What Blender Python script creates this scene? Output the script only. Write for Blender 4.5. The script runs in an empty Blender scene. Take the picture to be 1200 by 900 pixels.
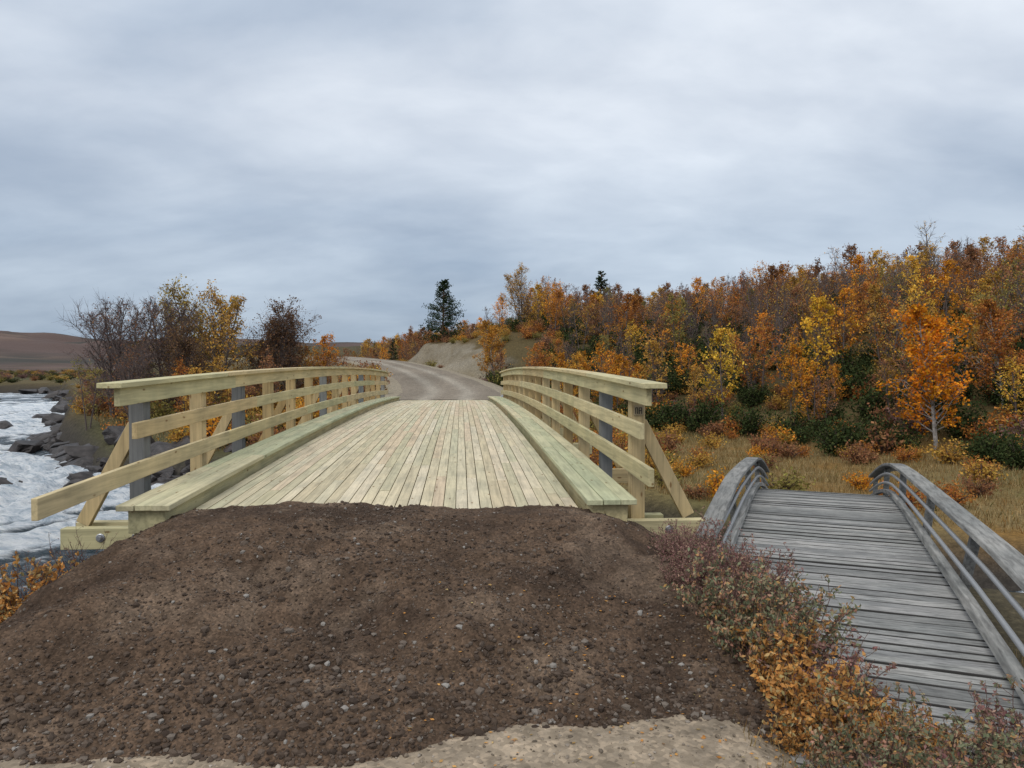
import bpy, math, random
import numpy as np
from mathutils import Vector
random.seed(7); rng = np.random.default_rng(7)
scene = bpy.context.scene
COL = scene.collection

# ------------------------------------------------------------------ helpers
def ss(t):
    t = np.clip(t, 0, 1); return t*t*(3-2*t)
def _h(ix, iy, seed):
    n = (ix.astype(np.int64)*374761393 + iy.astype(np.int64)*668265263 + seed*982451653) & 0xFFFFFFFF
    n = ((n ^ (n >> 13))*1274126177) & 0xFFFFFFFF
    n = (n ^ (n >> 16)) & 0xFFFF
    return n/65535.0
def vn(x, y, seed=0):
    x = np.asarray(x, float); y = np.asarray(y, float)
    ix = np.floor(x); iy = np.floor(y); fx = x-ix; fy = y-iy
    fx = fx*fx*(3-2*fx); fy = fy*fy*(3-2*fy)
    a = _h(ix, iy, seed); b = _h(ix+1, iy, seed); c = _h(ix, iy+1, seed); d = _h(ix+1, iy+1, seed)
    return (a*(1-fx)+b*fx)*(1-fy)+(c*(1-fx)+d*fx)*fy
def fbm(x, y, o=4, seed=0):
    s = 0; a = .5; tot = 0
    for i in range(o):
        s = s+a*vn(x*2**i+i*17.3, y*2**i-i*9.1, seed+i); tot += a; a *= .5
    return s/tot*2-1

def mesh_np(name, V, F, mats, midx=None, smooth=False, col=None):
    V = np.asarray(V, np.float32); F = np.asarray(F, np.int32)
    me = bpy.data.meshes.new(name)
    me.vertices.add(len(V)); me.vertices.foreach_set('co', V.ravel())
    k = F.shape[1]
    me.loops.add(F.size); me.loops.foreach_set('vertex_index', F.ravel())
    me.polygons.add(len(F)); me.polygons.foreach_set('loop_start', np.arange(0, F.size, k, dtype=np.int32))
    for m in mats: me.materials.append(m)
    if midx is not None: me.polygons.foreach_set('material_index', np.asarray(midx, np.int32))
    me.polygons.foreach_set('use_smooth', np.full(len(F), smooth))
    me.update(calc_edges=True); me.validate()
    if col is not None:
        ca = me.color_attributes.new('Col', 'FLOAT_COLOR', 'POINT')
        c4 = np.ones((len(V), 4), np.float32); c4[:, :3] = col
        ca.data.foreach_set('color', c4.ravel())
    return me
def obj(name, me, parent=None, loc=(0, 0, 0), rot=(0, 0, 0), scale=(1, 1, 1), color=None):
    o = bpy.data.objects.new(name, me); COL.objects.link(o)
    o.location = loc; o.rotation_euler = rot; o.scale = scale
    if parent: o.parent = parent
    if color is not None: o.color = (*color, 1)
    return o
def empty(name):
    return obj(name, None)

# ------------------------------------------------------------------ materials
def newmat(name):
    m = bpy.data.materials.new(name); m.use_nodes = True
    nt = m.node_tree; nt.nodes.clear()
    return m, nt, nt.nodes, nt.links
def N(nodes, t, **kw):
    n = nodes.new(t)
    for k, v in kw.items():
        if k.startswith('i_'):
            key = k[2:]
            key = int(key) if key.isdigit() else key.replace('_', ' ')
            n.inputs[key].default_value = v
        else: setattr(n, k, v)
    return n
def ramp(nodes, stops, interp='LINEAR'):
    r = nodes.new('ShaderNodeValToRGB'); r.color_ramp.interpolation = interp
    e = r.color_ramp.elements
    while len(e) < len(stops): e.new(.5)
    for el, (p, c) in zip(e, stops):
        el.position = p; el.color = (*c, 1) if len(c) == 3 else c
    return r
def mixc(nodes, links, blend, fac, a, b):
    m = nodes.new('ShaderNodeMix'); m.data_type = 'RGBA'; m.blend_type = blend
    for idx, v in ((0, fac), (6, a), (7, b)):
        if isinstance(v, bpy.types.NodeSocket): links.new(v, m.inputs[idx])
        elif idx == 0: m.inputs[0].default_value = v
        else: m.inputs[idx].default_value = (*v, 1)
    return m.outputs[2]
def out(nodes, links, sh):
    o = nodes.new('ShaderNodeOutputMaterial'); links.new(sh, o.inputs[0])

def wood_mat(name, stops, axis, grain=1.0, rough=.75, streak=.35, knots=True, bump=.15, along=1.3, lo=.74):
    m, nt, ns, ln = newmat(name)
    tc = N(ns, 'ShaderNodeTexCoord'); geo = N(ns, 'ShaderNodeNewGeometry')
    mp = N(ns, 'ShaderNodeMapping'); sc = [28*grain]*3; sc[axis] = along*grain
    mp.inputs['Scale'].default_value = sc
    off = N(ns, 'ShaderNodeVectorMath', operation='SCALE'); off.inputs[0].default_value = (13, 31, 7)
    ln.new(geo.outputs['Random Per Island'], off.inputs['Scale'])
    add = N(ns, 'ShaderNodeVectorMath', operation='ADD')
    ln.new(tc.outputs['Object'], add.inputs[0]); ln.new(off.outputs[0], add.inputs[1])
    ln.new(add.outputs[0], mp.inputs[0])
    n1 = N(ns, 'ShaderNodeTexNoise', i_Scale=1.0, i_Detail=5.0, i_Roughness=.6, i_Distortion=.4); ln.new(mp.outputs[0], n1.inputs[0])
    base = ramp(ns, stops); ln.new(geo.outputs['Random Per Island'], base.inputs[0])
    g = ramp(ns, [(.3, (1-streak,)*3), (.6, (1, 1, 1)), (.8, (1.0-.4*streak,)*3)]); ln.new(n1.outputs[0], g.inputs[0])
    c = mixc(ns, ln, 'MULTIPLY', 1.0, base.outputs[0], g.outputs[0])
    n2 = N(ns, 'ShaderNodeTexNoise', i_Scale=1.6, i_Detail=6.0, i_Roughness=.65); ln.new(add.outputs[0], n2.inputs[0])
    g2 = ramp(ns, [(.3, (lo, lo+.02, lo+.02)), (.65, (1.05, 1.03, 1))]); ln.new(n2.outputs[0], g2.inputs[0])
    c = mixc(ns, ln, 'MULTIPLY', 1.0, c, g2.outputs[0])
    if knots:
        mk = N(ns, 'ShaderNodeMapping'); s2 = [9, 9, 9]; s2[axis] = 3.2; mk.inputs['Scale'].default_value = s2
        ln.new(add.outputs[0], mk.inputs[0])
        v = N(ns, 'ShaderNodeTexVoronoi', i_Scale=1.0); ln.new(mk.outputs[0], v.inputs[0])
        kr = ramp(ns, [(.07, (.35, .22, .12)), (.13, (1, 1, 1))]); ln.new(v.outputs['Distance'], kr.inputs[0])
        c = mixc(ns, ln, 'MULTIPLY', .8, c, kr.outputs[0])
    b = N(ns, 'ShaderNodeBsdfPrincipled', i_Roughness=rough)
    b.inputs['Specular IOR Level'].default_value = .25
    ln.new(c, b.inputs['Base Color'])
    bp = N(ns, 'ShaderNodeBump', i_Strength=bump, i_Distance=.01); ln.new(n1.outputs[0], bp.inputs['Height']); ln.new(bp.outputs[0], b.inputs['Normal'])
    out(ns, ln, b.outputs[0]); return m
PINE = [(0, (.54, .43, .23)), (.2, (.60, .50, .28)), (.4, (.49, .46, .26)), (.55, (.65, .54, .32)), (.7, (.60, .45, .24)), (.85, (.54, .50, .29)), (1, (.67, .56, .33))]
DECK = [(0, (.56, .47, .31)), (.15, (.62, .54, .37)), (.35, (.54, .50, .34)), (.5, (.67, .58, .42)), (.65, (.61, .48, .33)), (.8, (.51, .46, .30)), (1, (.69, .60, .44))]
GRN = [(0, (.45, .47, .30)), (.5, (.54, .52, .33)), (1, (.61, .54, .35))]
GREY = [(0, (.20, .21, .21)), (.5, (.27, .27, .26)), (1, (.15, .155, .16))]
OLD = [(0, (.20, .20, .195)), (.2, (.29, .29, .28)), (.4, (.36, .355, .34)), (.6, (.23, .23, .225)), (.8, (.32, .315, .31)), (1, (.40, .39, .375))]
OLDR = [(0, (.22, .22, .22)), (.5, (.30, .295, .28)), (1, (.36, .355, .34))]
wood_y = wood_mat('new_pine_y', PINE, 1)
deck_y = wood_mat('deck_pine_y', DECK, 1)
green_y = wood_mat('treated_pine_y', GRN, 1)
wood_x = wood_mat('new_pine_x', PINE, 0)
wood_z = wood_mat('new_pine_z', [(0, (.42, .29, .13)), (.5, (.52, .38, .19)), (1, (.58, .45, .25))], 2)
grey_z = wood_mat('grey_post_z', GREY, 2, knots=False)
old_x = wood_mat('weathered_x', OLD, 0, streak=.6, knots=False, bump=.6, along=4, lo=.66, grain=1.6)
old_y = wood_mat('weathered_y', OLDR, 1, streak=.6, knots=False, bump=.5, along=3, lo=.55)

def simple(name, color, rough=.8, metal=0, noise=None):
    m, nt, ns, ln = newmat(name)
    b = N(ns, 'ShaderNodeBsdfPrincipled', i_Roughness=rough, i_Metallic=metal)
    b.inputs['Specular IOR Level'].default_value = .25
    if noise:
        tc = N(ns, 'ShaderNodeTexCoord')
        n = N(ns, 'ShaderNodeTexNoise', i_Scale=noise, i_Detail=8.0, i_Roughness=.6); ln.new(tc.outputs['Object'], n.inputs[0])
        r = ramp(ns, [(.3, tuple(c*.4 for c in color)), (.7, tuple(c*1.7 for c in color))]); ln.new(n.outputs[0], r.inputs[0])
        ln.new(r.outputs[0], b.inputs['Base Color'])
        bp = N(ns, 'ShaderNodeBump', i_Strength=.8, i_Distance=.08); ln.new(n.outputs[0], bp.inputs['Height']); ln.new(bp.outputs[0], b.inputs['Normal'])
    else: b.inputs['Base Color'].default_value = (*color, 1)
    out(ns, ln, b.outputs[0]); return m
steel = simple('galvanised_steel', (.35, .36, .38), .45, .8)
rock_m = simple('dark_rock', (.042, .036, .034), .5, 0, 3.0)
lrock_m = simple('pale_rock', (.26, .27, .28), .8, 0, 4.0)
conc = simple('abutment_stone', (.22, .21, .19), .9, 0, 2.0)
bark = simple('birch_bark', (.12, .095, .085), .9)
bark_w = simple('birch_bark_pale', (.26, .24, .22), .9, 0, 6.0)
twig_m = simple('dark_twig', (.085, .055, .05), .9)
pbark = simple('pine_bark', (.13, .08, .05), .9)
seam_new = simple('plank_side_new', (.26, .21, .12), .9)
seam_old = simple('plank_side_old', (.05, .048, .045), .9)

def leaf_shader(ns, ln, c, tr=.3):
    d = N(ns, 'ShaderNodeBsdfDiffuse'); t = N(ns, 'ShaderNodeBsdfTranslucent'); mx = N(ns, 'ShaderNodeMixShader', i_0=tr)
    ln.new(c, d.inputs[0]); ln.new(c, t.inputs[0]); ln.new(d.outputs[0], mx.inputs[1]); ln.new(t.outputs[0], mx.inputs[2])
    out(ns, ln, mx.outputs[0])
def leaf_obj_mat(name):
    m, nt, ns, ln = newmat(name)
    oi = N(ns, 'ShaderNodeObjectInfo'); geo = N(ns, 'ShaderNodeNewGeometry'); tc = N(ns, 'ShaderNodeTexCoord')
    n = N(ns, 'ShaderNodeTexNoise', i_Scale=.9, i_Detail=3.0); ln.new(tc.outputs['Object'], n.inputs[0])
    hm = N(ns, 'ShaderNodeMapRange', i_3=.482, i_4=.514); ln.new(geo.outputs['Random Per Island'], hm.inputs[0])
    vm = N(ns, 'ShaderNodeMapRange', i_1=.35, i_2=.65, i_3=.65, i_4=1.4); ln.new(n.outputs[0], vm.inputs[0])
    wn = N(ns, 'ShaderNodeMath', operation='MULTIPLY', i_1=7.31); ln.new(geo.outputs['Random Per Island'], wn.inputs[0])
    fr = N(ns, 'ShaderNodeMath', operation='FRACT'); ln.new(wn.outputs[0], fr.inputs[0])
    v2 = N(ns, 'ShaderNodeMapRange', i_3=.65, i_4=1.45); ln.new(fr.outputs[0], v2.inputs[0])
    mu = N(ns, 'ShaderNodeMath', operation='MULTIPLY'); ln.new(vm.outputs[0], mu.inputs[0]); ln.new(v2.outputs[0], mu.inputs[1])
    hs = N(ns, 'ShaderNodeHueSaturation'); hs.inputs['Saturation'].default_value = 1.0; ln.new(oi.outputs['Color'], hs.inputs['Color']); ln.new(hm.outputs[0], hs.inputs['Hue']); ln.new(mu.outputs[0], hs.inputs['Value'])
    leaf_shader(ns, ln, hs.outputs[0]); return m
def leaf_pal_mat(name, stops, tr=.3):
    m, nt, ns, ln = newmat(name)
    geo = N(ns, 'ShaderNodeNewGeometry'); r = ramp(ns, stops); ln.new(geo.outputs['Random Per Island'], r.inputs[0])
    tc = N(ns, 'ShaderNodeTexCoord'); n = N(ns, 'ShaderNodeTexNoise', i_Scale=3.0, i_Detail=3.0); ln.new(tc.outputs['Object'], n.inputs[0])
    g = ramp(ns, [(.3, (.6, .6, .6)), (.7, (1.25, 1.25, 1.25))]); ln.new(n.outputs[0], g.inputs[0])
    leaf_shader(ns, ln, mixc(ns, ln, 'MULTIPLY', 1.0, r.outputs[0], g.outputs[0]), tr); return m
leaf_m = leaf_obj_mat('birch_leaves')
needle_m = leaf_pal_mat('conifer_needles', [(0, (.012, .025, .012)), (.5, (.025, .045, .02)), (1, (.045, .07, .035))], .1)
jun_m = leaf_pal_mat('juniper_needles', [(0, (.025, .035, .014)), (.6, (.045, .065, .024)), (1, (.09, .10, .035))], .1)

# ------------------------------------------------------------------ terrain
road_pts = np.array([(0, 30.5, -.10), (.2, 38, .0), (-.8, 47, .4), (-3, 58, 1.0), (-7, 73, 1.75), (-14, 90, 2.4), (-26, 110, 2.7), (-48, 130, 2.0)])
base_pts = np.array([(-34, 160), (-12, 110), (-6, 85), (-.5, 65), (4, 48), (8, 38), (14, 30), (18, 22), (30, 13), (60, -2), (200, -42)], float)
farX = [-400, -200, -55, -33, -20, -12, 0, 4, 7, 15, 40, 400]; farY = [150, 130, 108, 67, 40, 27, 23, 18, 13.5, 10, 0, -60]
nearX = [-400, -20, -6, -2.7, -2.35, -1.8, 2.5, 5, 12, 30, 400]; nearY = [0, 4.6, 5.3, 6.15, 6.8, 7.6, 7.8, 7.6, 3, -8, -100]
def poly(x, y, P):
    bd = np.full(x.shape, 1e9); bz = np.zeros(x.shape); sg = np.ones(x.shape)
    for i in range(len(P)-1):
        a = P[i]; b = P[i+1]; dx, dy = b[0]-a[0], b[1]-a[1]; L = dx*dx+dy*dy
        t = np.clip(((x-a[0])*dx+(y-a[1])*dy)/L, 0, 1)
        d = np.hypot(x-a[0]-t*dx, y-a[1]-t*dy); m = d < bd
        bd = np.where(m, d, bd)
        if P.shape[1] > 2: bz = np.where(m, a[2]+t*(b[2]-a[2]), bz)
        sg = np.where(m, np.sign(dx*(y-a[1])-dy*(x-a[0])), sg)
    return bd, bz, sg
def hill_q(x, y):
    d, _, s = poly(x, y, base_pts); return d*s
def river_d(x, y):
    fy = np.interp(x, farX, farY); ny = np.interp(x, nearX, nearY)
    d1 = (fy-y)/np.sqrt(1+np.interp(x, [-60, -12, 0, 5, 15], [3, 2.2, .5, 2, .5])); d2 = y-ny
    return np.minimum(d1, d2)
def terrain(x, y, full=False):
    x = np.asarray(x, float); y = np.asarray(y, float)
    ny = np.interp(x, nearX, nearY)
    q = hill_q(x, y); rd, rz, _ = poly(x, y, road_pts)
    near = -.55-.2*ss((x-2.0)/.6)-.25*ss((-x-1.9)/1.2)+.02*fbm(x*1.5, y*1.5, 4, 3)
    far = -1.75+.6*ss((-x+2)/8)*ss((y-26)/10)+.25*fbm(x*.15, y*.15, 4, 5)+.06*fbm(x, y, 3, 8)
    qq = np.maximum(q, 0)
    H = 12.0*(1-np.exp(-qq/32))*(1+.14*fbm(x*.035, y*.035, 3, 11))
    H = H*(1-.14*ss((x-30)/40))
    H = H*(1-.35*ss((y-130)/150))
    cb = np.exp(-(((x-1.5)/13)**2+((y-76)/20)**2))
    cut = 3.7*np.minimum(cb*1.45, 1)*ss((q+.8+1.2*fbm(x*.35, y*.35, 3, 14))/4.0)+.35*cb*fbm(x*.4, y*.4, 3, 15)*ss((q+1)/2)
    far = far+H+cut+1.2*ss((y-60)/40)*ss((x+30)/20)*(1-ss(qq/10))
    w = np.exp(-(np.maximum(rd-2.7, 0)/3.0)**2)*(y > 23)
    far = far*(1-w)+rz*w-.03*w
    r = np.hypot(x, y)
    fell = 64*ss((r-420)/700)*(.66+.9*fbm(x*.0026+3, y*.0026, 5, 21))*(.52+.56*ss((-x-150)/600))
    far = far+fell*(y > 0)+2.2*ss((r-130)/120)*np.maximum(fbm(x*.012, y*.012, 3, 23), 0)
    m = ss((y-ny)/3)
    land = near*(1-m)+far*m
    d = river_d(x, y)
    k = ss((d+.7)/2.0)
    z = land*(1-k)+(-3.4)*k
    if full: return z, q, rd, d, cb, r
    return z
def tz(x, y): return float(terrain(np.array([x]), np.array([y]))[0])

def warp(n, a, lo, hi, c):
    u0 = math.asinh((lo-c)/a); u1 = math.asinh((hi-c)/a)
    return c+a*np.sinh(np.linspace(u0, u1, n))
def grid(xs, ys):
    X, Y = np.meshgrid(xs, ys); nx, ny = len(xs), len(ys)
    i = np.arange(nx*ny).reshape(ny, nx)
    F = np.stack([i[:-1, :-1], i[:-1, 1:], i[1:, 1:], i[1:, :-1]], -1).reshape(-1, 4)
    return X.ravel(), Y.ravel(), F
X, Y, F = grid(warp(560, 6, -2200, 2200, 0), warp(760, 9, -120, 3000, 7))
Z, Q, RD, RV, CB, R = terrain(X, Y, True)
def lerp(a, b, t): return a*(1-t[:, None])+np.asarray(b)*t[:, None]
C = np.tile(np.array([.265, .215, .16]), (len(X), 1))
n1 = fbm(X*.4, Y*.4, 5, 31); n2 = fbm(X*.08, Y*.08, 4, 41)
C = C*(1+.22*fbm(X*2.2, Y*2.2, 4, 33))[:, None]
nearside = ss((np.interp(X, nearX, nearY)-Y)/.8+.3)
veg = ss((X-2.1+.25*n1)/.3)
C = lerp(C, [.07, .06, .035], veg*.9)
C = lerp(C, [.08, .065, .04], ss((-X-2.2+.25*n1)/.3)*.9)
farc = np.tile(np.array([.17, .125, .055]), (len(X), 1))
farc = lerp(farc, [.20, .11, .03], ss(n1*1.5+.1)); farc = lerp(farc, [.07, .08, .03], ss(n2*2))
farc = lerp(farc, [.07, .055, .025], ss((Q+1)/4)*.85)
farc = lerp(farc, [.075, .065, .035], ss((-X-3)/4)*.7)
heath = np.exp(-(((X-1)/12)**2+((Y-90)/18)**2)); farc = lerp(farc, [.14, .095, .045], heath*.8)
n5 = fbm(X*.006, Y*.006, 6, 43); n6 = fbm(X*.02, Y*.02, 5, 44)
fellc = lerp(np.tile(np.array([.105, .074, .066]), (len(X), 1)), [.055, .052, .046], ss(n5*3+.3)); fellc = lerp(fellc, [.17, .12, .095], ss(n6*3-.3)*.7)
t = ss((R-230)/300); farc = farc*(1-t[:, None])+fellc*t[:, None]
farc = lerp(farc, [.05, .05, .03], ss((R-110)/200)*ss(n2*2.5)*.6*(1-ss((R-500)/300)))
n7 = fbm(X*.7, Z*1.2+Y*.2, 4, 47)
cutm = ss((CB-.33)/.2)*ss((Q+1.5)/1.2)*(1-ss((Q-3.0+1.6*n7)/1.0)); farc = lerp(farc, [.25, .225, .18], cutm*(.7+.5*n7))
farc = lerp(farc, [.26, .225, .17], np.exp(-(np.maximum(RD-2.7, 0)/1.2)**2)*(Y > 26))
C = C*nearside[:, None]+farc*(1-nearside[:, None])
C = lerp(C, [.045, .04, .035], ss((RV+.9)/1.0))

def ground_mat(name, bumpd=.02, pebble=38., tint=.6):
    m, nt, ns, ln = newmat(name)
    at = N(ns, 'ShaderNodeAttribute', attribute_name='Col'); tc = N(ns, 'ShaderNodeTexCoord')
    n = N(ns, 'ShaderNodeTexNoise', i_Scale=6.0, i_Detail=12.0, i_Roughness=.65); ln.new(tc.outputs['Object'], n.inputs[0])
    g = ramp(ns, [(.3, (.6, .6, .6)), (.7, (1.3, 1.28, 1.25))]); ln.new(n.outputs[0], g.inputs[0])
    c = mixc(ns, ln, 'MULTIPLY', 1.0, at.outputs['Color'], g.outputs[0])
    v = N(ns, 'ShaderNodeTexVoronoi', i_Scale=pebble); ln.new(tc.outputs['Object'], v.inputs[0])
    hs = N(ns, 'ShaderNodeSeparateColor'); ln.new(v.outputs['Color'], hs.inputs[0])
    g2 = ramp(ns, [(0, (.65, .63, .6)), (.6, (1, 1, 1)), (1, (1.5, 1.45, 1.4))]); ln.new(hs.outputs[0], g2.inputs[0])
    c = mixc(ns, ln, 'MULTIPLY', tint, c, g2.outputs[0])
    b = N(ns, 'ShaderNodeBsdfPrincipled', i_Roughness=.95); b.inputs['Specular IOR Level'].default_value = .1
    ln.new(c, b.inputs['Base Color'])
    bp = N(ns, 'ShaderNodeBump', i_Strength=.5, i_Distance=bumpd); ln.new(n.outputs[0], bp.inputs['Height'])
    bp2 = N(ns, 'ShaderNodeBump', i_Strength=.4, i_Distance=.006); bp2.invert = True; ln.new(v.outputs['Distance'], bp2.inputs['Height']); ln.new(bp.outputs[0], bp2.inputs['Normal'])
    ln.new(bp2.outputs[0], b.inputs['Normal'])
    out(ns, ln, b.outputs[0]); return m
gm = ground_mat('ground_soil')
obj('ground', mesh_np('ground', np.stack([X, Y, Z], 1), F, [gm], smooth=True, col=C))

def road():
    P = road_pts; ts = np.linspace(0, len(P)-1, 160)
    px = np.interp(ts, range(len(P)), P[:, 0]); py = np.interp(ts, range(len(P)), P[:, 1])
    k = np.ones(9)/9
    pxs = np.convolve(np.pad(px, 4, 'edge'), k, 'valid'); pys = np.convolve(np.pad(py, 4, 'edge'), k, 'valid')
    dx = np.gradient(pxs); dy = np.gradient(pys); L = np.hypot(dx, dy); nx_, ny_ = dy/L, -dx/L
    offs = np.linspace(-2.4, 2.4, 21)
    VX = pxs[:, None]+nx_[:, None]*offs*(1+.06*fbm(pys[:, None]*.3, offs*0+1, 3, 9)); VY = pys[:, None]+ny_[:, None]*offs
    VZ = terrain(VX, VY)+.05-.05*(np.abs(offs)/2.4)**4-.03*np.exp(-((np.abs(offs)-.85)/.25)**2)
    i = np.arange(VX.size).reshape(VX.shape)
    Fr = np.stack([i[:-1, :-1], i[1:, :-1], i[1:, 1:], i[:-1, 1:]], -1).reshape(-1, 4)
    t = np.exp(-((np.abs(offs)-.85)/.35)**2); cc = np.array([.20, .17, .135])*(1-t[:, None])+np.array([.29, .26, .215])*t[:, None]
    Cc = np.tile(cc, (len(ts), 1))*(1+.3*fbm(VX.ravel()*.8, VY.ravel()*.25, 4, 12))[:, None]
    obj('gravel_road', mesh_np('gravel_road', np.stack([VX.ravel(), VY.ravel(), VZ.ravel()], 1), Fr, [gm], smooth=True, col=Cc))
road()

# ------------------------------------------------------------------ water
X, Y, F = grid(warp(560, 8, -260, 120, -12), warp(560, 10, -80, 170, 18))
fx = X*.55+Y*.83; fyv = X*.83-Y*.55
rap = np.exp(-(((X+16)/10)**2+((Y-24)/10)**2))+.65*np.exp(-(((X+34)/20)**2+((Y-56)/30)**2))
w1 = fbm(fx*.35+2*fbm(X*.2, Y*.2, 3, 4), fyv*.9, 5, 51); w2 = fbm(X*1.6, Y*1.6, 4, 61); w3 = 1-np.abs(fbm(fx*.8, fyv*1.8, 4, 66))*2
Zw = -2.52+(.07+.40*rap)*w1+(.07+.20*rap)*w2+(.05+.12*rap)*w3
foam = ss((w1*1.7+.9*w2+.35*w3+1.35*rap-.30)/.8)
wm, nt, ns, ln = newmat('river_water')
at = N(ns, 'ShaderNodeAttribute', attribute_name='Col'); tc = N(ns, 'ShaderNodeTexCoord')
sp = N(ns, 'ShaderNodeSeparateColor'); ln.new(at.outputs['Color'], sp.inputs[0])
mp = N(ns, 'ShaderNodeMapping'); mp.inputs['Rotation'].default_value = (0, 0, math.radians(-57)); mp.inputs['Scale'].default_value = (1, 2.6, 1); ln.new(tc.outputs['Object'], mp.inputs[0])
n = N(ns, 'ShaderNodeTexNoise', i_Scale=1.1, i_Detail=12.0, i_Roughness=.75, i_Distortion=1.2); ln.new(mp.outputs[0], n.inputs[0])
ad = N(ns, 'ShaderNodeMath', operation='MULTIPLY_ADD', i_1=.75); ln.new(sp.outputs[0], ad.inputs[0]); ln.new(n.outputs[0], ad.inputs[2])
mr = N(ns, 'ShaderNodeMapRange', i_1=.60, i_2=1.0); ln.new(ad.outputs[0], mr.inputs[0])
b = N(ns, 'ShaderNodeBsdfPrincipled', i_Roughness=.15); b.inputs['Base Color'].default_value = (.035, .055, .068, 1)
f = N(ns, 'ShaderNodeBsdfPrincipled', i_Roughness=.7)
fr = ramp(ns, [(.36, (.24, .33, .41)), (.48, (.64, .69, .74)), (.58, (.9, .92, .93))]); ln.new(n.outputs[0], fr.inputs[0]); ln.new(fr.outputs[0], f.inputs['Base Color'])
n3 = N(ns, 'ShaderNodeTexNoise', i_Scale=2.6, i_Detail=8.0, i_Roughness=.7); ln.new(mp.outputs[0], n3.inputs[0])
bp = N(ns, 'ShaderNodeBump', i_Strength=1.0, i_Distance=.35); ln.new(n3.outputs[0], bp.inputs['Height']); ln.new(bp.outputs[0], b.inputs['Normal']); ln.new(bp.outputs[0], f.inputs['Normal'])
mx = N(ns, 'ShaderNodeMixShader'); ln.new(mr.outputs[0], mx.inputs[0]); ln.new(b.outputs[0], mx.inputs[1]); ln.new(f.outputs[0], mx.inputs[2]); out(ns, ln, mx.outputs[0])
obj('river_water', mesh_np('river_water', np.stack([X, Y, Zw], 1), F, [wm], smooth=True, col=np.repeat(foam[:, None], 3, 1)))

# ------------------------------------------------------------------ rocks
import bmesh
def rock_mesh(name, seed, mat, sub=3):
    bm = bmesh.new(); bmesh.ops.create_icosphere(bm, subdivisions=sub, radius=1)
    V = np.array([v.co[:] for v in bm.verts]); F = np.array([[v.index for v in f.verts] for f in bm.faces]); bm.free()
    r = 1+.5*fbm(V[:, 0]*1.6+seed*5+V[:, 2], V[:, 1]*1.6-V[:, 2]*.8, 5, seed)
    V = V*r[:, None]
    for k in range(12):
        d = np.array([math.sin(seed*3+k*2.1), math.cos(seed+k*1.7), math.sin(k*1.3+seed)]); d /= np.linalg.norm(d)
        pr = V@d; ex = np.maximum(pr-.58, 0); V = V-ex[:, None]*d*.92
    V[:, 2] *= .7
    return mesh_np(name, V, F, [mat], smooth=False)
rocks = [rock_mesh('rock%d' % i, i+1, rock_m, 4) for i in range(6)]
rr = empty('river_rocks')
def put_rock(x, y, s, z=None, me=None, parent=rr):
    z = tz(x, y) if z is None else z
    obj('rock', me or random.choice(rocks), parent, (x, y, z), (random.uniform(-.4, .4), random.uniform(-.4, .4), random.uniform(0, 6)), (s*random.uniform(.8, 1.5), s, s*random.uniform(.5, 1.1)))
for i in range(460):
    x = random.uniform(-60, -6) if random.random() < .6 else random.uniform(-20, -7); fy = float(np.interp(x, farX, farY)); off = random.uniform(-2.0, 2.4)
    s = random.choice([.15, .2, .3, .4, .5, .8])*random.uniform(.8, 1.2)*(1+.5*(x < -25))
    put_rock(x, fy+off, s, -2.5+random.uniform(-.2, .25)+max(0, off)*.35)
for (x, y, s) in [(-14.6, 21.0, .45), (-15.6, 22.4, .3), (-34, 57, .8), (-37, 62, 1.0), (-50, 84, 1.4), (-42, 70, .7), (-60, 96, 1.7), (-13.5, 24.0, .6), (-19, 35, .8), (-29, 55, 1.0), (-11.0, 17.5, .3), (-27, 47, .8), (-55, 90, 1.0), (-46, 76, .7), (-24, 38, .6), (-12.2, 19.6, .35)]:
    put_rock(x, y, s, -2.42)
for i in range(70):
    x = random.uniform(-70, 20); ny = float(np.interp(x, nearX, nearY))
    if x < 12: put_rock(x, ny+random.uniform(.3, 1.6), random.uniform(.15, .4), -2.2+random.uniform(-.3, .5))
br = empty('roadside_boulders'); lr = rock_mesh('boulder', 9, lrock_m)
for (x, y, s) in [(2.45, 31.3, .32), (2.9, 31.2, .25), (2.8, 32.6, .3), (3.3, 33.6, .36), (2.8, 35, .22), (-2.9, 31.7, .22), (3.0, 36.5, .3)]:
    put_rock(x, y, s, max(tz(x, y), -.4)+.08, lr, br)

# ------------------------------------------------------------------ board builders
class Geo:
    def __init__(s): s.V = []; s.F = []; s.M = []
    def sweep(s, ring_list, sides=0):
        b = len(s.V)
        for r in ring_list: s.V += r
        n = len(ring_list)
        for i in range(n-1):
            for j in range(4):
                a = b+i*4+j; c = b+i*4+(j+1) % 4
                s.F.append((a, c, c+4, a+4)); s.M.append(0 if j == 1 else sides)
        s.F.append((b+3, b+2, b+1, b)); e = b+(n-1)*4; s.F.append((e, e+1, e+2, e+3)); s.M += [0, 0]
    def box(s, x0, x1, y0, y1, z0, z1):
        s.sweep([[(x0, y, z0), (x0, y, z1), (x1, y, z1), (x1, y, z0)] for y in (y0, y1)])
    def beam(s, p, q, w, t, up=(0, 1, 0)):
        p = Vector(p); q = Vector(q); d = (q-p).normalized(); u = Vector(up); a = d.cross(u).normalized()*w/2; c = a.cross(d).normalized()*t/2
        s.sweep([[tuple(e-a-c), tuple(e-a+c), tuple(e+a+c), tuple(e+a-c)] for e in (p, q)])
    def make(s, name, mat, parent, bevel=.004, side=None, **kw):
        me = mesh_np(name, np.array(s.V), np.array(s.F), [mat]+([side] if side else []), s.M); o = obj(name, me, parent, **kw)
        bm = bmesh.new(); bm.from_mesh(me); bmesh.ops.recalc_face_normals(bm, faces=bm.faces); bm.to_mesh(me); bm.free()
        if bevel:
            md = o.modifiers.new('bev', 'BEVEL'); md.width = bevel; md.segments = 1; md.limit_method = 'ANGLE'
        return o
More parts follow.
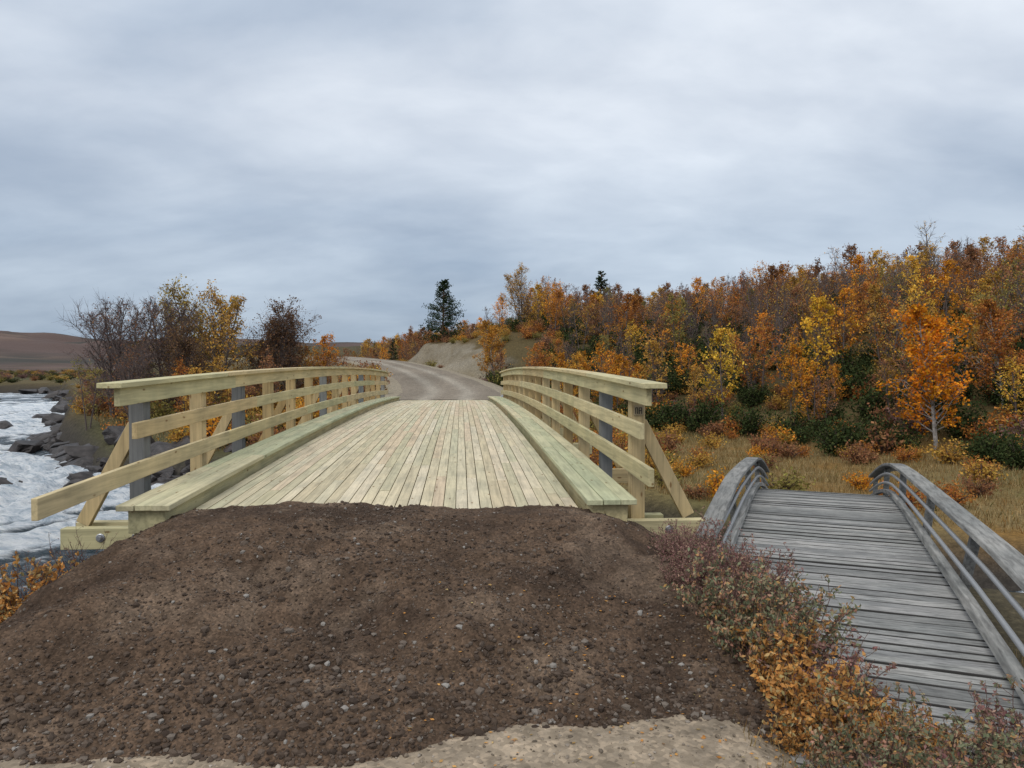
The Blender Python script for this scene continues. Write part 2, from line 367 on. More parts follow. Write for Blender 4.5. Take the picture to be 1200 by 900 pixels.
Y0, Y1 = 6.5, 30.5
def zc(y): return .17*(1-((y-18.5)/12)**2)-.08*(y-6.5)/24
def sboard(g, x0, x1, ya, yb, z0, z1, zj=0, sides=0):
    n = max(2, int((yb-ya)/1.0)+1)
    g.sweep([[(x0, y, zc(y)+z0+zj), (x0, y, zc(y)+z1+zj), (x1, y, zc(y)+z1+zj), (x1, y, zc(y)+z0+zj)] for y in np.linspace(ya, yb, n)], sides)
def course(g, x0, x1, ya, yb, z0, z1, L=5.0, jit=.001, first=None, sides=0, gap=.005):
    y = ya
    l = first if first else L
    while y < yb-.02:
        e = min(y+l, yb)
        if yb-e < .4: e = yb
        sboard(g, x0+random.uniform(-jit, jit), x1+random.uniform(-jit, jit), y, e-gap, z0, z1, random.uniform(-jit, jit), sides)
        y = e; l = L
bridge = empty('timber_road_bridge')
g = Geo(); n = 31; pitch = 3.519/n
for i in range(n):
    x = -1.76+i*pitch
    course(g, x, x+pitch-.006, Y0-.05+random.uniform(-.03, .03), Y1, -.05, 0, L=random.choice([3.6, 4.2, 4.8]), jit=.002, first=random.uniform(.8, 4.5), sides=1, gap=.014)
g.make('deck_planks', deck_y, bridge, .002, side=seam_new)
g = Geo(); gg = Geo()
for s in (-1, 1):
    a, c = sorted((s*1.83, s*2.14)); course(g, a, c, Y0-.02, Y1, -.10, .105, L=6)
    for k in range(3):
        x0 = 1.765+k*.15; a, c = sorted((s*x0, s*(x0+.143)))
        course(gg, a, c, Y0-.10+random.uniform(-.02, .02), Y1, .108, .155, L=4.8, jit=.003, first=random.uniform(2, 4.8))
g.make('curb_beams', wood_y, bridge); gg.make('curb_boards', green_y, bridge)
g = Geo(); gt = Geo()
for s in (-1, 1):
    def R_(x0, x1, ya, z0, z1, gg, L, first):
        a, c = sorted((s*x0, s*x1)); course(gg, a, c, ya, Y1+.6, z0, z1, L=L, jit=.0025, first=first)
    L_ = s < 0
    R_(2.335, 2.385, 6.8 if L_ else 6.6, .955, 1.115, g, 5.0, 3.4)
    R_(2.335, 2.385, 7.15 if L_ else 6.85, .62, .77, g, 5.0, 4.1)
    R_(2.335, 2.385, 5.5 if L_ else 6.5, .24, .40, g, 5.0, 4.4 if L_ else 3.0)
    R_(2.28, 2.50, 6.72 if L_ else 6.5, 1.118, 1.165, gt, 5.0, 3.0)
g.make('side_rails', wood_y, bridge); gt.make('top_rail', wood_y, bridge)
gw = Geo(); gr = Geo(); gx = Geo(); gb = Geo(); bolts = []
i = 0; y = 7.5
while y < Y1+.3:
    z = zc(min(y, Y1))
    for s in (-1, 1):
        grey = (i % 2 == 0) if s < 0 else (i % 2 == 1)
        if s > 0 and i % 3 == 0: grey = False
        if i > 3 and i % 4 != 2: grey = False
        a, c = sorted((s*2.39, s*2.53))
        (gr if grey else gw).box(a, c, y-.08, y+.08, z-.28, z+1.114)
    if i % 2 == 0:
        for s in (-1, 1):
            gb.beam((s*3.0, y-.0, z-.24), (s*2.50, y-.0, z+.72), .13, .07)
            gx2 = sorted((s*1.95, s*3.12))
            gx.box(gx2[0], gx2[1], y-.2, y-.083, z-.45, z-.25); gx.box(gx2[0], gx2[1]-(.35 if s > 0 else 0), y+.083, y+.2, z-.45, z-.25)
            bolts += [(s*2.75, y-.2, z-.34), (s*2.42, y-.2, z-.34)]
    i += 1; y += 1.62
gw.make('wood_posts', wood_z, bridge); gr.make('grey_posts', grey_z, bridge); gb.make('braces', wood_z, bridge); gx.make('cross_beams', wood_x, bridge)
g = Geo()
yy = Y0+.3
while yy < Y1-.1:
    g.box(-2.2, 2.2, yy-.08, yy+.08, zc(yy)-.24, zc(yy)-.104); yy += .62
g.make('joists', wood_x, bridge)
g = Geo()
for x in (-1.7, -.6, .6, 1.7): course(g, x-.12, x+.12, Y0+.5, Y1-.3, -.95, -.46, L=30)
g.make('girders', wood_y, bridge)
g = Geo(); g.box(-2.2, 2.2, 7.2, 8.3, -3.6, -.97); g.box(-2.3, 2.3, 28.3, 30.6, -3.6, -.97); g.make('abutments', conc, bridge, .03)
def cyl(name, c, r, l, mat, parent, seg=14):
    a = np.linspace(0, 2*np.pi, seg, endpoint=False); V = []
    for rr_, dy in ((r, 0), (r, -l*.6), (r*.8, -l)):
        V += [(c[0]+rr_*math.cos(t), c[1]+dy, c[2]+rr_*math.sin(t)) for t in a]
    Fs = []
    for k in range(2):
        for j in range(seg): Fs.append([k*seg+j, k*seg+(j+1) % seg, (k+1)*seg+(j+1) % seg, (k+1)*seg+j])
    me = bpy.data.meshes.new(name); me.from_pydata(V, [], Fs+[list(range(2*seg, 3*seg))]); me.materials.append(mat); obj(name, me, parent)
for b_ in bolts[:12]:
    cyl('bolt_washer', b_, .042, .012, steel, bridge); cyl('bolt_head', (b_[0], b_[1]-.012, b_[2]), .02, .02, steel, bridge)
g = Geo(); g.box(2.41, 2.51, 7.405, 7.417, .82, .92); g.make('maker_plate', simple('plate', (.30, .24, .15), .7), bridge, 0)
dk = simple('stamp_ink', (.02, .02, .02), .8)
g = Geo()
for (x0, x1, z0, z1) in [(2.425, 2.432, .815, .88), (2.432, 2.45, .873, .88), (2.445, 2.452, .815, .88), (2.462, 2.469, .815, .88), (2.469, 2.49, .873, .88), (2.469, 2.487, .845, .852), (2.487, 2.494, .815, .88)]:
    g.box(x0, x1, 7.401, 7.4045, z0+.02, z1+.02)
g.make('maker_letters', dk, bridge, 0)

# ------------------------------------------------------------------ old footbridge
fb = empty('wooden_footbridge')
ang = -math.atan2(.43, .903); P0 = (2.98, 4.30, 0); fk = dict(loc=P0, rot=(0, 0, ang))
T = [-2.5, 0, 3.3, 5.2, 6.6, 7.6, 9, 10.8, 13]; TZ = [-.72, -.64, -.60, -.58, -.58, -.64, -.86, -1.25, -1.75]
def fz(t): return float(np.interp(t, T, TZ))
def fzs(t): return sum(fz(t+d) for d in (-.6, -.3, 0, .3, .6))/5
g = Geo(); t = -2.2
while t < 12.6:
    w = random.uniform(.10, .14); a = random.uniform(-.006, .006)
    x0 = -.98-random.uniform(0, .06); x1 = .98+random.uniform(0, .06); z = fzs(t+w/2); sl = (fzs(t+w)-fzs(t)); zj = random.uniform(-.005, .005); tw = random.uniform(-.004, .004)
    sag = random.uniform(-.006, .004)
    rings = []
    for k in range(7):
        x = x0+(x1-x0)*k/6; sk = a*(k-3)/3; e1 = random.uniform(-.004, .004); e2 = random.uniform(-.004, .004); zz = z+zj+sag*(1-((k-3)/3)**2)+random.uniform(-.002, .002)
        rings.append([(x, t+sk+e1, zz-.05-sl/2), (x, t+sk+e1, zz-sl/2-tw), (x, t+w+sk+e2, zz+sl/2+tw), (x, t+w+sk+e2, zz-.05+sl/2)])
    g.sweep(rings, 1); t += w+random.uniform(.014, .024)
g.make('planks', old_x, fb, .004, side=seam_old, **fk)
g = Geo()
def flare(t): return .17*max(0, min(1, (6.8-t)/5))+.03
def frun(g, x0, x1, ta, tb, h0, h1, sgn=0, hf=None):
    n = int((tb-ta)/.4)+2; rings = []
    for t in np.linspace(ta, tb, n):
        z = fzs(t); f_ = hf(t) if hf else 1
        fl = sgn*flare(t)
        A, B = h0*f_, h0*f_+(h1-h0)
        rings.append([(x0+fl*A/.45, t, z+A), (x0+fl*B/.45, t, z+B), (x1+fl*B/.45, t, z+B), (x1+fl*A/.45, t, z+A)])
    g.sweep(rings)
for x in (-.85, 0, .85): frun(g, x-.08, x+.08, -2, 12.4, -.35, -.06)
for s in (-1, 1):
    ta = 2.3 if s < 0 else -1.0
    hf = (lambda t: .62+.38*min(1, max(0, (t-2.3)/2.6))) if s < 0 else (lambda t: 1)
    def fr_(x0, x1, h0, h1):
        a, c = sorted((s*x0, s*x1)); frun(g, a, c, ta, 6.9, h0, h1, s, hf); frun(g, a, c, 6.91, 11.2, h0, h1, s, hf)
    fr_(.88, 1.07, .475, .515)
    fr_(1.0, 1.04, .40, .472); fr_(.90, .97, .05, .11)
    for t in ([2.6, 4.7, 6.7, 8.9, 11.0] if s < 0 else [.6, 2.7, 4.7, 6.7, 8.9, 11.0]):
        z = fzs(t); h = .46*hf(t); fl = flare(t)
        g.beam((s*1.0, t, z-.45), (s*(1.0+fl*h/.45), t, z+h), .08, .09)
g.make('frame_and_rails', old_y, fb, .005, **fk)
def tube_run(s, h, ta, tb, r=.021):
    V = []; seg = 10; ts = np.linspace(ta, tb, int((tb-ta)/.25)+2)
    for t in ts:
        f_ = (.62+.38*min(1, max(0, (t-2.3)/2.6))) if s < 0 else 1
        V += [(s*(.925+flare(t)*h/.45)+r*math.cos(a), t, fzs(t)+h*f_+r*math.sin(a)) for a in np.linspace(0, 2*np.pi, seg, endpoint=False)]
    i = np.arange(len(V)).reshape(len(ts), seg); j = np.roll(i, -1, 1)
    return np.array(V), np.stack([i[:-1], j[:-1], j[1:], i[1:]], -1).reshape(-1, 4)
galv = simple('dull_galvanised_tube', (.30, .305, .31), .5, .3)
for s in (-1, 1):
    for h in (.35, .21):
        V, Fq = tube_run(s, h, 2.3 if s < 0 else -1, 11.1)
        obj('tube_handrail', mesh_np('tube_handrail', V, Fq, [galv], smooth=True), fb, **fk)

# ------------------------------------------------------------------ gravel mound
def mound_h(x, y):
    dx = np.where(x > 0, np.maximum(x-1.62, 0)*2.0, np.maximum(-1.62-x, 0)*2.5); dy = np.maximum(6.25-y, 0)
    wob = .30*fbm(x*.9+5, y*.9, 3, 71)
    dx = np.where(x > 0, dx*(1-.25*ss((dy-.8)/1.5)), dx*(1-.5*ss((dy-.8)/1.5)))
    dy = dy*(1+.075*ss((x-.4)/1.2))
    d = np.hypot(dx, dy)/(2.68+wob)
    p = 1-d
    h = np.where(p > 0, .60*np.sin(np.clip(p, 0, 1)*np.pi/2)**1.08, p*1.5)
    rid = 1-np.abs(fbm(x*1.1+2, y*1.3, 3, 78))*2
    rid2 = 1-np.abs(fbm(x*5, y*5, 3, 79))*2
    lump = .095*fbm(x*1.3, y*1.3, 3, 72)+.065*fbm(x*3.2, y*3.2, 3, 75)+.04*rid+.014*rid2+.022*fbm(x*11, y*11, 3, 73)+.011*fbm(x*40, y*40, 2, 74)
    top = ss((y-5.9)/.5)
    h = h+lump*np.clip(p*4+.2, 0, 1)*(1-.55*top)
    h = h+.045*np.exp(-((x+.2)/.9)**2)*ss((y-5.3)/.9)-.02*top*ss((np.abs(x)-1.1)/.6)
    h = h-.30*ss((y-6.70+.14*fbm(x*3, y*0, 3, 77))/.25)
    return -.56-.2*ss((-x-1.9)/1.2)+h
X, Y, F = grid(np.arange(-4.6, 3.2, .018), np.arange(3.0, 7.15, .018))
Zm = mound_h(X, Y)
mc = np.tile(np.array([.095, .064, .044]), (len(X), 1)); nn = fbm(X*1.6, Y*1.6, 4, 81)
mc = lerp(mc, [.052, .035, .025], ss(nn*2.2+.3)*.85); mc = lerp(mc, [.15, .110, .080], ss((fbm(X*2.4, Y*2.4, 4, 82)-.1)*3)*.55)
mound_m = ground_mat('gravel_earth', .03, pebble=75., tint=.85)
obj('gravel_mound', mesh_np('gravel_mound', np.stack([X, Y, Zm], 1), F, [mound_m], smooth=True, col=mc))

ico = bmesh.new(); bmesh.ops.create_icosphere(ico, subdivisions=1, radius=1)
IV = np.array([v.co[:] for v in ico.verts]); IF = np.array([[v.index for v in f.verts] for f in ico.faces]); ico.free()
def pebbles(name, P, S, mat):
    n = len(P); V = np.repeat(IV[None], n, 0)*(1+rng.uniform(-.28, .28, (n, len(IV), 1)))
    V = V*S[:, None, None]*rng.uniform(.6, 1.3, (n, 1, 3)); a = rng.uniform(0, 6.28, n); c, s = np.cos(a)[:, None], np.sin(a)[:, None]
    x = V[..., 0]*c-V[..., 1]*s; y_ = V[..., 0]*s+V[..., 1]*c
    V = np.stack([x, y_, V[..., 2]*.8], -1)+P[:, None, :]
    Fp = (IF[None]+np.arange(n)[:, None, None]*len(IV)).reshape(-1, 3)
    return obj(name, mesh_np(name, V.reshape(-1, 3), Fp, [mat]))
peb_m, nt, ns, ln = newmat('pebble_stone')
geo = N(ns, 'ShaderNodeNewGeometry'); r_ = ramp(ns, [(0, (.04, .028, .021)), (.5, (.078, .055, .040)), (.82, (.11, .082, .063)), (.96, (.16, .135, .112)), (1, (.27, .25, .225))]); ln.new(geo.outputs['Random Per Island'], r_.inputs[0])
b = N(ns, 'ShaderNodeBsdfPrincipled', i_Roughness=.9); b.inputs['Specular IOR Level'].default_value = .15; ln.new(r_.outputs[0], b.inputs['Base Color']); out(ns, ln, b.outputs[0])
n = 62000
px = rng.uniform(-3.6, 2.8, n); py = 3.2+3.5*rng.uniform(0, 1, n)**1.35
pz = mound_h(px, py); gz = terrain(px, py)
pn = fbm(px*.9, py*.9, 3, 91)
S = .0020+.0027*rng.exponential(1.0, n)*(1+1.0*ss((4.7-py)/.9)+.5*ss(pn*2)); S = np.clip(S, 0, .024)
ok = (pz > gz-.01) & ((rng.random(n) < .5+.9*pn)|(py < 4.3))
P = np.stack([px, py, pz+S*.12], 1)[ok]
pebbles('mound_gravel', P, S[ok], peb_m)
n = 9000
px = rng.uniform(-3.5, 2.6, n); py = rng.uniform(2.6, 5.2, n); gz = terrain(px, py); S = np.clip(.002+.003*rng.exponential(1, n), 0, .017)
ok = mound_h(px, py) < gz
P = np.stack([px, py, gz+S*.1], 1)[ok]
peb2 = leaf_pal_mat('sand_pebbles', [(0, (.11, .09, .07)), (.5, (.23, .185, .14)), (1, (.36, .31, .26))], 0)
pebbles('sand_gravel', P, S[ok], peb2)

# ------------------------------------------------------------------ vegetation builders
class Veg:
    def __init__(s): s.V = []; s.F = []; s.M = []; s.n = 0
    def tube(s, pts, rad, sides=4, mat=0):
        pts = np.asarray(pts, float); k = len(pts)
        d = pts[-1]-pts[0]; d /= (np.linalg.norm(d)+1e-9)
        ref = np.array([1, 0, 0]) if abs(d[0]) < .8 else np.array([0, 1, 0])
        u = np.cross(d, ref); u /= np.linalg.norm(u); v = np.cross(d, u)
        a = np.arange(sides)*2*np.pi/sides
        ring = np.cos(a)[:, None]*u+np.sin(a)[:, None]*v
        V = pts[:, None, :]+ring[None]*np.asarray(rad)[:, None, None]
        i = np.arange(k*sides).reshape(k, sides)+s.n
        j = np.roll(i, -1, 1)
        Fq = np.stack([i[:-1], j[:-1], j[1:], i[1:]], -1).reshape(-1, 4)
        s.V.append(V.reshape(-1, 3)); s.F.append(Fq); s.M.append(np.full(len(Fq), mat)); s.n += k*sides
    def leaves(s, C, size, mat=1, asp=.7, flat=0.):
        n = len(C)
        if n == 0: return
        u = rng.normal(size=(n, 3))
        if flat: u[:, 2] *= (1-flat)
        u /= np.linalg.norm(u, axis=1)[:, None]
        w = rng.normal(size=(n, 3))
        if flat: w = np.cross(u, np.array([0, 0, 1.0])+.25*rng.normal(size=(n, 3))); v = w
        else: v = np.cross(u, w)
        v /= np.linalg.norm(v, axis=1)[:, None]
        sz = size*rng.uniform(.6, 1.3, (n, 1)); u = u*sz; v = v*sz*asp
        V = np.stack([C+u, C+v, C-u, C-v], 1)
        Fq = np.arange(n*4).reshape(n, 4)+s.n
        s.V.append(V.reshape(-1, 3)); s.F.append(Fq); s.M.append(np.full(n, mat)); s.n += n*4
    def mesh(s, name, mats):
        return mesh_np(name, np.concatenate(s.V), np.concatenate(s.F), mats, np.concatenate(s.M))
U = random.uniform
def birch(name, H, stems=1, spread=.28, nleaf=9, ls=.06, start=.22, limbs=24, twigs=6, leafy=.9, barkm=None, roundness=0., thin=1.0, fine=1):
    g = Veg()
    for st in range(stems):
        a = U(0, 6.28); lean = (0.02 if stems == 1 else U(.08, .22))*H; h = H*(1 if st == 0 else U(.72, .98))
        b0 = np.array([math.cos(a), math.sin(a), 0])*(0 if stems == 1 else .12)
        n = 9; ts = np.linspace(0, 1, n); wob = np.cumsum(rng.normal(0, .012*H, (n, 2)), 0)
        tr = np.stack([b0[0]+math.cos(a)*lean*ts**1.2+wob[:, 0]*ts, b0[1]+math.sin(a)*lean*ts**1.2+wob[:, 1]*ts, ts*h-.15], 1)
        r0 = .013*H*thin/(1 if stems == 1 else 1.3)
        g.tube(tr, r0*(1-ts)**.8+.008, 6, 0)
        for li in range(limbs):
            t = start+(1-start)*((li+U(0, 1))/limbs)
            p = np.array([np.interp(t, ts, tr[:, k]) for k in range(3)])
            u = (t-start)/(1-start)
            prof = math.sin(math.pi*min(1, (u*.82+.18)))**(.7-.3*roundness)*(1-.25*u)
            L = spread*H*(prof+.12)*U(.6, 1.25)
            az = li*2.4+U(-.6, .6); el = math.radians(U(22, 50)+u*22)
            d = np.array([math.cos(az)*math.cos(el), math.sin(az)*math.cos(el), math.sin(el)])
            k = 5; q = np.linspace(0, 1, k)[:, None]
            lp = p+d*L*q+np.array([0, 0, .14*L])*q**2+rng.normal(0, .035*L, (k, 3))*q
            g.tube(lp, (r0*.38*(1-t*.5))*(1-q[:, 0]*.85)+.003, 4, 0)
            for ti in range(twigs):
                s_ = U(.25, 1); pp = np.array([np.interp(s_, q[:, 0], lp[:, m]) for m in range(3)])
                dd = d+rng.normal(0, .65, 3); dd /= np.linalg.norm(dd); tl = L*U(.22, .45)+.12
                tp = np.stack([pp, pp+dd*tl*.5+rng.normal(0, .02, 3), pp+dd*tl+np.array([0, 0, U(-.1, .1)*tl])])
                g.tube(tp, [.007*thin, .005*thin, .002], 3, 0)
                if random.random() < leafy:
                    m = int(nleaf*U(.4, 1.5)); w = rng.uniform(.15, 1.1, (m, 1))
                    g.leaves(pp+dd*tl*w+rng.normal(0, .075*H/5, (m, 3)), ls, 1)
                for _ in range(fine):
                    e = tp[1]+rng.normal(0, .35*tl, 3)+dd*tl*.4
                    g.tube([tp[1], e], [.004*thin, .0015], 3, 2)
    return g.mesh(name, [barkm or bark, leaf_m, twig_m])
V1 = [birch('birch_a', 5, 1, .27, 11, .07, fine=0), birch('birch_b', 5, 2, .23, 10, .066, limbs=18, fine=0), birch('birch_c', 5, 3, .21, 9, .066, limbs=14, fine=0),
      birch('birch_d', 5, 1, .25, 12, .07, limbs=26, fine=0), birch('birch_e', 5, 2, .24, 6, .06, limbs=17, leafy=.7)]
VB = [birch('birch_bare_a', 5, 2, .25, 3, .05, limbs=18, twigs=8, leafy=.35, thin=1.3), birch('birch_bare_b', 5, 3, .22, 3, .05, limbs=15, twigs=8, leafy=.3, thin=1.3)]

def conifer(name, H, W, tiers=16, per=8, nn=40, ls=.09, start=.06):
    g = Veg(); g.tube([(0, 0, -.2), (0.03*H*.2, 0, H*.5), (0, 0, H)], [H*.02, H*.012, .01], 7, 0)
    for i in range(tiers):
        t = start+(1-start)*i/tiers
        for j in range(per):
            az = U(0, 6.28)
            L = W/2*((1-t)**.62)*U(.55, 1.2)*(1 if t > .15 else .85); z = t*H+U(-.03, .03)*H
            el = math.radians(-5+35*t+U(-8, 12)); d = np.array([math.cos(az)*math.cos(el), math.sin(az)*math.cos(el), math.sin(el)])
            p = np.array([0, 0, z]); q = np.linspace(0, 1, 4)[:, None]; lp = p+d*L*q+np.array([0, 0, .12*L])*q**2
            g.tube(lp, .03*(1-q[:, 0])+.006, 3, 0)
            m = int(nn*(L/(W/2)+.25)); w = rng.uniform(.25, 1.08, (m, 1))**.8
            side = rng.normal(0, 1, (m, 3))*np.array([.16, .16, .09])*L*(1.1-.5*w)
            g.leaves(p+d*L*w+np.array([0, 0, .12*L])*w**2+side, ls, 1, .45)
    return g.mesh(name, [pbark, needle_m])
pine_me = conifer('pine', 7.2, 5.4, 17, 9, 65, .10)
spruce_me = conifer('spruce', 3, 1.6, 14, 7, 30, .055)
def shrub_ball(name, n, r, h, ls, mats, stems=14, asp=.6):
    g = Veg()
    for i in range(stems):
        az = U(0, 6.28); rr_ = U(.2, 1)*r; e = np.array([math.cos(az)*rr_, math.sin(az)*rr_, h*U(.45, 1.05)*(1-.35*(rr_/r)**2)])
        mid = e*.5+np.array([0, 0, .1*h]); g.tube([(0, 0, -.05), mid, e], [.018, .010, .003], 3, 0)
        m = n//stems; w = rng.uniform(.2, 1.1, (m, 1)); g.leaves(e*w+rng.normal(0, .13*r, (m, 3))*[1, 1, .8], ls, 1, asp)
    return g.mesh(name, mats)
jun = [shrub_ball('juniper%d' % i, 1500, .9, 1.1, .055, [twig_m, jun_m], 30) for i in range(3)]
dwf = [shrub_ball('dwarf%d' % i, 800, .6, .6, .038, [twig_m, leaf_m], 24) for i in range(3)]

def inst(me, x, y, s, color=None, parent=None, name='tree', z=None, sz=None, dz=0):
    z = (tz(x, y) if z is None else z)+dz
    return obj(name, me, parent, (x, y, z), (U(-.04, .04), U(-.04, .04), U(0, 6.28)), (s, s, sz or s*U(.92, 1.1)), color)
RUST = (.42, .175, .045); ORG = (.60, .27, .035); YEL = (.60, .37, .06); GOLD = (.45, .265, .06); OLV = (.24, .20, .06); BRN = (.27, .135, .065); PUR = (.20, .12, .10)
cols = [RUST]*6+[ORG]*5+[YEL]*2+[GOLD]*5+[OLV]*2+[BRN]*8
forest = empty('birch_forest')
xs, ys = [], []
for x in np.arange(-20, 130, 2.05):
    for y in np.arange(10, 160, 2.05):
        xs.append(x+U(-1.1, 1.1)); ys.append(y+U(-1.1, 1.1))
xs = np.array(xs); ys = np.array(ys)
z, q, rd, d, cb, r = terrain(xs, ys, True)
sl = (xs-.67)/ys
keep = (q > .3) & (q < 92) & (sl < .93) & (rd > 5.5) & ~((cb > .3) & (q < 8)) & (d < -2.5) & (ys < 150)
prob = np.where(q < 26, .85, np.where(r < 90, .65, .4))
heathd = np.exp(-(((xs-0)/8)**2+((ys-88)/16)**2)); prob = prob*np.where(heathd > .3, .08, 1)
keep &= rng.random(len(xs)) < prob
cnt = 0
hue = fbm(xs*.06, ys*.06, 3, 99)
for x, y, zz, qq, hh in zip(xs[keep], ys[keep], z[keep], q[keep], hue[keep]):
    bare = random.random() < .24+.2*(hh < -.1)
    me = random.choice(VB) if bare else random.choice(V1)
    c = PUR if bare and random.random() < .5 else random.choice(cols)
    k = U(.75, 1.2); c = tuple(v*k for v in c)
    s = U(.55, .85)*(.75 if qq < 6 else 1)
    if random.random() < .12: s *= 1.25
    inst(me, x, y, s, c, forest, 'birch', z=zz-.05); cnt += 1
print('forest', cnt)
us = empty('forest_undergrowth')
def info(x, y): return [float(v[0]) for v in terrain(np.array([x]), np.array([y]), True)]
for i in range(1900):
    x = U(3, 65); y = U(12, 75)
    z_, q_, rd_, d_, cb_, r_2 = info(x, y)
    if q_ < -2.2 or q_ > 26 or rd_ < 5 or (cb_ > .3 and q_ < 6) or (x-.67)/y > .95 or d_ > -1.2: continue
    if q_ > 12 and random.random() < .6: continue
    if random.random() < (.75 if x > 10 else .35): inst(random.choice(jun), x, y, U(.7, 1.3), None, us, 'juniper', z=z_)
    else: inst(random.choice(dwf), x, y, U(1.0, 2.0), random.choice([BRN, RUST, GOLD, BRN, OLV, PUR]), us, 'dwarf_birch', z=z_)
dw = empty('dwarf_birch_heath')
for i in range(1150):
    a = random.random()
    if a < .25: x, y = U(-12, 9), U(62, 105)
    elif a < .5: x, y = U(3.2, 16), U(15, 46)
    elif a < .8: x, y = U(-32, -3), U(25, 60)
    else: x, y = U(-40, -8), U(60, 120)
    z_, q_, rd_, d_, cb_, r_2 = info(x, y)
    if rd_ < 3.6 and y > 29: continue
    if d_ > -1.0 or (abs(x) < 3.2 and y < 33): continue
    if cb_ > .3 and q_ < 3.6 and random.random() < .9: continue
    if x > 8.5 and q_ < -2 and random.random() < .75: continue
    inst(random.choice(dwf), x, y, U(.5, 1.2)*(1.7 if x < 0 and y < 62 else 1.1), random.choice([ORG, RUST, GOLD, GOLD, BRN, BRN, OLV]), dw, 'dwarf_birch', z=z_)
for i in range(420):
    y = U(95, 320); x = -y*U(.25, .75)
    z_, q_, rd_, d_, cb_, r_2 = info(x, y)
    if d_ > -1: continue
    inst(random.choice(dwf), x, y, U(1.2, 3.2), random.choice([GOLD, BRN, OLV, (.07, .08, .03), (.05, .06, .025), PUR]), dw, 'willow_scrub', z=z_, sz=U(1, 2))

# named trees: left group
dark_round = birch('birch_round', 5.6, 3, .34, 9, .05, .12, limbs=28, twigs=12, leafy=.9, roundness=1, thin=1.3, fine=2)
dark_bare = birch('birch_bare_big', 6, 3, .30, 4, .045, .12, limbs=24, twigs=11, leafy=.4, thin=1.5, fine=3)
yel_big = birch('birch_tall', 6.8, 3, .23, 9, .06, .15, limbs=26, twigs=8, leafy=.85, barkm=bark, thin=1.2, fine=2)
org_s = birch('birch_dense', 4.5, 2, .3, 14, .055, .12, limbs=24)
YG = (.36, .255, .06)
T_ = [(dark_bare, -16.4, 38, .95, PUR), (dark_bare, -15.0, 36.5, .9, BRN), (dark_bare, -14.2, 39, 1.0, PUR), (yel_big, -13.1, 40, 1.0, YG), (yel_big, -11.9, 39, .95, GOLD), (yel_big, -13.9, 42, .9, YG), (dark_round, -9.7, 42, 1.0, (.15, .085, .045)), (dark_round, -10.4, 43, .9, (.16, .09, .045)),
      (org_s, -7.7, 45, .92, (.50, .22, .04)), (org_s, -8.4, 44, .8, (.40, .2, .04)), (org_s, -10.9, 36, .65, GOLD), (dark_bare, -13.5, 33, .6, BRN), (V1[2], -8.9, 38, .7, BRN), (V1[1], -17.5, 43, .8, (.2, .16, .04)), (V1[2], -11.5, 34, .6, RUST), (V1[4], -6.2, 41, .6, BRN), (V1[4], -15.5, 33.5, .6, OLV), (V1[0], -10, 31, .55, GOLD), (dark_round, -12.3, 37, .75, (.17, .10, .05))]
for me, x, y, s, c in T_: inst(me, x, y, s, c, None, 'birch_tree', sz=s, dz=-.1)
org_r = birch('birch_orange', 4.9, 2, .28, 22, .055, .15, limbs=30, barkm=bark_w)
for me, x, y, s, c in [(org_r, 17.3, 24.8, 1.0, (.64, .25, .022)), (org_r, 21.0, 26.5, .8, RUST), (V1[0], 12.5, 33.0, .85, (.56, .36, .05)), (V1[3], 17.0, 33, .92, (.62, .37, .045)), (V1[2], 14.8, 34.5, .8, RUST), (V1[4], 19.5, 30, .8, GOLD), (V1[1], 22, 24, .9, BRN), (org_r, 3.2, 56, .95, (.50, .26, .05)), (yel_big, 6.4, 70, .85, GOLD), (org_s, 5.3, 46, .8, RUST), (V1[2], 8.6, 40, .75, ORG), (org_s, 6.4, 40, .7, (.54, .30, .05)), (V1[0], 10.3, 37, .75, GOLD)]:
    inst(me, x, y, s, c, None, 'birch_tree', sz=s, dz=-.05)
inst(pine_me, -1.4, 86, 1.02, None, None, 'pine_tree', sz=1.02, dz=-.1)
inst(spruce_me, -6.9, 84, .95, None, None, 'spruce_tree', sz=.95)
inst(spruce_me, 15.0, 76, 2.1, None, None, 'spruce_tree', sz=2.1); inst(spruce_me, 11.5, 60, 1.0, None, None, 'spruce_tree', sz=1.0)

# ------------------------------------------------------------------ grass
def blades(name, P, h, w, mat):
    n = len(P); a = rng.uniform(0, 6.28, n); hh = h*rng.uniform(.4, 1.3, n); ww = w*rng.uniform(.6, 1.4, n); l = rng.normal(0, .35, (n, 2))*hh[:, None]
    dx = np.cos(a)*ww; dy = np.sin(a)*ww
    V = np.stack([P+np.stack([dx, dy, -.02+0*dx], 1), P-np.stack([dx, dy, .02+0*dx], 1), P+np.stack([l[:, 0], l[:, 1], hh], 1)], 1)
    return obj(name, mesh_np(name, V.reshape(-1, 3), np.arange(n*3).reshape(n, 3), [mat]))
grass_m = leaf_pal_mat('dry_grass_blades', [(0, (.18, .12, .045)), (.35, (.35, .24, .11)), (.6, (.46, .36, .19)), (.8, (.28, .15, .05)), (1, (.14, .14, .05))], .3)
n = 240000
gx1 = rng.uniform(3, 34, n); gy1 = rng.uniform(11, 40, n)
z, q, rd, d, cb, r = terrain(gx1, gy1, True)
pt = fbm(gx1*.5, gy1*.5, 3, 5)
ok = (d < -1.0) & (q < 3) & (rng.random(n) < .55+.6*pt) & ((gx1-.67)/gy1 < .95)
blades('meadow_grass', np.stack([gx1, gy1, z], 1)[ok], .16, .011, grass_m)
n = 50000
gx1 = rng.uniform(-34, -2.8, n); gy1 = rng.uniform(25, 70, n); z, q, rd, d, cb, r = terrain(gx1, gy1, True)
ok = (d < -1.0) & (rd > 3.2)
blades('riverside_grass', np.stack([gx1, gy1, z], 1)[ok], .22, .02, grass_m)

